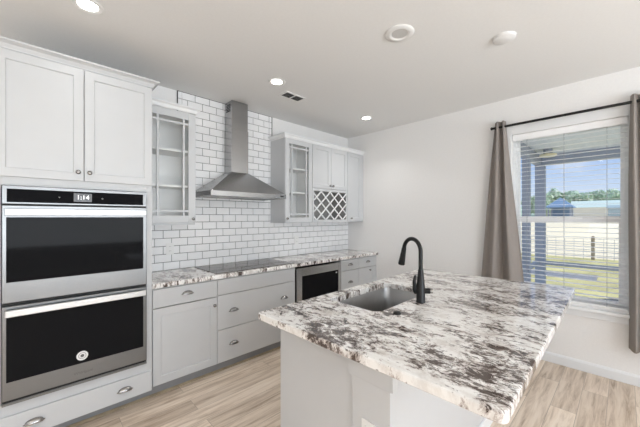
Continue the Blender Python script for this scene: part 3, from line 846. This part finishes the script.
# ------------------------------------------------------------------ ceiling fittings
def can_light(x, y, label, power=9):
    t = thing('recessed_light', (x, y, H), label, 'ceiling light', 'recessed lights in the ceiling')
    MB().lathe([(.052, H - .0005), (.080, H - .0005), (.082, H - .004), (.076, H - .008), (.058, H - .006), (.052, H - .003)], c=(x, y, 0), n=36, ring=True).build('trim_ring', M['plastic'], t, smooth=True)
    MB().lathe([(0, H - .0008), (.0515, H - .0008), (.0515, H - .0035), (.03, H - .0055), (0, H - .006)], c=(x, y, 0), n=36).build('lens', M['lens'], t, smooth=True)
    d = bpy.data.lights.new('lamp', 'AREA'); d.shape = 'DISK'; d.size = .10; d.spread = radians(115); d.energy = power; d.color = (1, .985, .96)
    o = bpy.data.objects.new('lamp_glow', d); C.objects.link(o); link(o, t, (x, y, H - .012))
    return t


can_light(.24, 2.255, 'lit recessed ceiling light above the oven cabinet', .45)
can_light(1.655, 2.29, 'lit recessed ceiling light before the range hood', 1.9)
can_light(3.09, 2.325, 'lit recessed ceiling light near the room corner', 2.2)
for i, (x, y) in enumerate(((-1.6, .4), (-1.6, -2.4), (1.3, -2.4))):
    can_light(x, y, ['lit recessed ceiling light over the dining side, nearest the kitchen', 'lit recessed ceiling light in the far left of the living side', 'lit recessed ceiling light in the living side beyond the island'][i], 22)
vt = thing('ceiling_vent', (1.98, 2.46, H), 'white ceiling air vent with two dark louvred halves', 'vent')
vx0, vx1, vy0, vy1 = 1.845, 2.115, 2.385, 2.535
b = MB(); b.box(vx0, vx1, vy0, vy0 + .022, H - .007, H - .0005); b.box(vx0, vx1, vy1 - .022, vy1, H - .007, H - .0005); b.box(vx0, vx0 + .022, vy0 + .022, vy1 - .022, H - .007, H - .0005); b.box(vx1 - .022, vx1, vy0 + .022, vy1 - .022, H - .007, H - .0005); b.box(1.972, 1.988, vy0 + .022, vy1 - .022, H - .007, H - .0005)
b.build('frame', M['plastic'], vt, bevel=.0015)
MB().box(vx0 + .020, vx1 - .020, vy0 + .020, vy1 - .020, H - .0012, H - .0004).build('duct_opening', M['ventdark'], vt)
b = MB()
for k in range(6):
    y = vy0 + .032 + k * .0165; b.prism([(y, H - .0065), (y + .009, H - .0020), (y + .010, H - .0024), (y + .001, H - .0069)], 'x', vx0 + .0222, 1.9718); b.prism([(y, H - .0065), (y + .009, H - .0020), (y + .010, H - .0024), (y + .001, H - .0069)], 'x', 1.9882, vx1 - .0222)
b.build('louvres', M['greyplastic'], vt)
sp = thing('ceiling_speaker', (1.828, 1.091, H), 'round white ceiling fixture with a pale grey grille, unlit, over the island', 'ceiling fixture')
MB().lathe([(.050, H - .0005), (.096, H - .0005), (.098, H - .004), (.090, H - .011), (.064, H - .012), (.058, H - .006), (.050, H - .004)], c=(1.828, 1.091, 0), n=40, ring=True).build('ring', M['plastic'], sp, smooth=True)
MB().lathe([(0, H - .001), (.0575, H - .001), (.0575, H - .005), (.03, H - .0065), (0, H - .007)], c=(1.828, 1.091, 0), n=40).build('grille', M['grille'], sp, smooth=True)
sm = thing('smoke_detector', (2.407, .60, H), 'plain round white smoke detector on the ceiling', 'smoke detector')
MB().lathe([(0, H - .0005), (.074, H - .0005), (.074, H - .006), (0, H - .006)], c=(2.407, .60, 0), n=36).build('mount', M['ceil'], sm, smooth=True)
MB().lathe([(.0, H - .0065), (.070, H - .0065), (.070, H - .013), (.060, H - .019), (.0, H - .020)], c=(2.407, .60, 0), n=36).build('cover', M['ceil'], sm, smooth=True)

# ------------------------------------------------------------------ outside the window
GZ = -.30
FZ = 1.25                                            # the far ground, up a gentle rise
struct(MB().prism([(6.61, GZ), (16.8, GZ), (16.8, -1), (6.61, -1)], 'y', -120, 160).build('lawn', M['grass'], at=(10, 0, GZ)))
struct(MB().prism([(16.801, GZ), (20, -.12), (27, .75), (34, 1.15), (45, FZ), (240, FZ), (240, -1), (16.801, -1)], 'y', -120, 160).build('field', M['field'], at=(60, 0, GZ)))
struct(MB().box(10.9, 11.9, .55, 9, GZ + .001, GZ + .02).build('path', M['greystrip']))  # plain dark grey strip laid on the lawn beyond the porch
tag(MB().prism([(7.5, -1.5), (8.75, -1.5), (8.7, .1), (8.35, .45), (7.5, .62)], 'z', GZ + .001, GZ + .05).build('lawn_shadow_patch', M['lawnshadow']), 'thin dark sheet painted as the porch shadow on the lawn', 'shadow patch')  # flat dark sheet standing for the porch shadow on the grass
struct(MB().box(WX + .152, 6.60, -3, 1.22, -.30, -.06).build('porch_floor', M['concrete']))
struct(MB().box(WX + .152, 6.75, -3, 1.3, 2.52, 2.60).build('porch_ceiling', M['porchceil'], at=(5, 0, 2.52)))
XP = 6.5
def porch(name, x0, x1, y0, y1, z0, z1, label, cat, group=None): return tag(MB().box(x0, x1, y0, y1, z0, z1).build(name, M['porchblue'], bevel=.004), label, cat, group)
porch('porch_post', XP - .07, XP + .07, .985, 1.125, -.0595, 2.355, 'blue grey corner post of the porch', 'post', 'porch posts')
porch('porch_post', 5.50, 5.60, 1.03, 1.13, -.0595, 2.355, 'blue grey post in the side of the porch, nearer than the corner post', 'post', 'porch posts')
porch('porch_beam', XP - .07, XP + .07, -2.9, 1.13, 2.356, 2.519, 'blue grey beam across the front of the porch roof', 'beam', 'porch beams')
porch('porch_beam', WX + .16, XP - .0705, 1.03, 1.13, 2.356, 2.519, 'blue grey beam along the side of the porch roof', 'beam', 'porch beams')
porch('porch_rail', XP - .03, XP + .03, -2.9, .984, .60, .665, 'blue grey rail across the front of the porch', 'rail', 'porch rails')
porch('porch_rail', WX + .16, 5.499, 1.05, 1.11, .60, .665, 'blue grey rail at the side of the porch beside the house', 'rail', 'porch rails')
porch('porch_rail', 5.601, XP - .071, 1.05, 1.11, .60, .665, 'blue grey rail at the side of the porch between its two posts', 'rail', 'porch rails')
pl = thing('porch_light', (5.9, .86, 2.40), 'small round cream light under the porch ceiling', 'porch light')
MB().lathe([(0, 2.4395), (.06, 2.4395), (.06, 2.519), (0, 2.519)], c=(5.9, .86, 0), n=24).build('mount', M['porchblue'], pl, smooth=True)
MB().lathe([(0, 2.40), (.10, 2.402), (.115, 2.415), (.115, 2.435), (.10, 2.439), (0, 2.439)], c=(5.9, .86, 0), n=24).build('lens', M['porchlamp'], pl, smooth=True)
fp = thing('fence_post', (16.3, .915, GZ), 'short weathered wooden post of the wire fence in the dry lawn', 'fence post')
MB().box(16.24, 16.36, .86, .97, GZ, .62).build('shaft', M['post'], fp, bevel=.01)
MB().loft([rect(16.23, 16.37, .85, .98, .6205), rect(16.28, 16.32, .90, .93, .67)]).build('cap', M['post'], fp)
b = MB()
for z in (-.12, .10, .32, .54): b.tube([(16.3, -8, z), (16.3, .85, z)], .008, 6); b.tube([(16.3, .98, z), (16.3, 9, z)], .008, 6)
for k in range(-26, 30):
    y = k * .3
    if not .80 < y < 1.03: b.tube([(16.3, y, GZ), (16.3, y, .54)], .006, 5)
tag(b.build('wire_fence', M['cord']), 'pale wire fence with thin uprights crossing the lawn', 'fence')


def raydir(px): t_ = (px - 320) / 296.35; return Vector((.6964 + t_ * .7176, .7176 - t_ * .6964, 0))


# pavilion with a hipped blue roof
c = raydir(560.5) * 60
gz = thing('pavilion', (c.x, c.y, FZ), 'small blue pavilion with a hipped roof across the lawn', 'pavilion')
b = MB(); a = 2.2; e = 3.25
b.loft([rect(c.x - a, c.x + a, c.y - a, c.y + a, e), rect(c.x - a, c.x + a, c.y - a, c.y + a, e + .2), rect(c.x - .08, c.x + .08, c.y - .08, c.y + .08, 5.30)]); b.build('roof', M['gaz'], gz)
for sx in (-1, 1):
    for sy in (-1, 1): MB().box(c.x + sx * 1.7 - .12, c.x + sx * 1.7 + .12, c.y + sy * 1.7 - .12, c.y + sy * 1.7 + .12, FZ, e - .005).build('post', M['porchblue'], gz)
MB().box(c.x + 1.60, c.x + 1.70, c.y - 1.55, c.y + 1.55, FZ, e - .005).build('back_panel', M['gaz'], gz)
# long cream building with a teal roof, and a grey shed at its right end
def building(pxa, pxb, dist, z1, zr, mw_, mr_, name, label, cat):
    A, B = raydir(pxa) * dist, raydir(pxb) * dist
    x = (A.x + B.x) / 2; y0, y1 = B.y * x / B.x, A.y * x / A.x
    t = thing(name, (x + 4, (y0 + y1) / 2, FZ), label, cat)
    MB().box(x, x + 8, y0, y1, FZ, z1).build('wall', M[mw_], t)
    MB().prism([(x - .4, z1 + .005), (x + 4, zr), (x + 8.4, z1 + .005)], 'y', y0 - .3, y1 + .3).build('roof', M[mr_], t)
building(571, 645, 82, 4.1, 6.2, 'cream', 'teal', 'long_building', 'long cream building with a pale teal roof beyond the lawn', 'building')
building(608, 640, 70, 3.6, 4.4, 'teald', 'teald', 'garden_shed', 'grey teal shed before the right end of the cream building', 'shed')


def tree(px, dist, h, r, label):
    c = raydir(px) * dist; t = thing('tree', (c.x, c.y, FZ), label, 'tree', 'trees beyond the lawn')
    MB().tube([(c.x, c.y, FZ), (c.x + .1, c.y, FZ + h * .35), (c.x, c.y + .1, FZ + h * .7)], [.28, .2, .08], 8).build('trunk', M['bark'], t)
    b = MB(); blobs = [(random.uniform(-.6, .6) * r, random.uniform(-.75, .75) * r, FZ + h * random.uniform(.22, .80), r * random.uniform(.32, .55)) for _ in range(12)]
    for k in range(2200):
        q = random.choice(blobs); d_ = Vector((random.gauss(0, 1), random.gauss(0, 1), random.gauss(0, 1))).normalized() * q[3] * random.uniform(.6, 1.05)
        p = Vector((c.x + q[0], c.y + q[1], q[2])) + d_; u = Vector((random.gauss(0, 1), random.gauss(0, 1), random.gauss(0, 1))).normalized(); v = u.orthogonal().normalized(); s_ = random.uniform(.3, .7)
        b.quad(p + u * s_, p + v * s_ * .6, p - u * s_, p - v * s_ * .6)
    b.build('foliage', M['leaf'], t)


LBL = ['green tree beyond the lawn, leftmost through the window', 'green tree behind the left eave of the blue pavilion', 'green tree rising behind the peak of the blue pavilion', 'green tree above the left end of the long cream building',
       'green tree above the middle of the long cream building', 'green tree above the grey shed', 'green tree beyond the lawn, rightmost through the window']
for i, px_ in enumerate((536, 549, 561, 575, 590, 605, 622)): tree(px_, 110 + (i % 3) * 14, 10.2 + (i % 3) * 1.2 + (i * 37 % 5) * .5, 4.5, LBL[i])
# hedge-like ground rise far away so the lawn meets the trees
struct(MB().prism([(150, FZ + .01), (190, 7), (230, FZ + .01)], 'y', -110, 150).build('hills', M['leaf']))
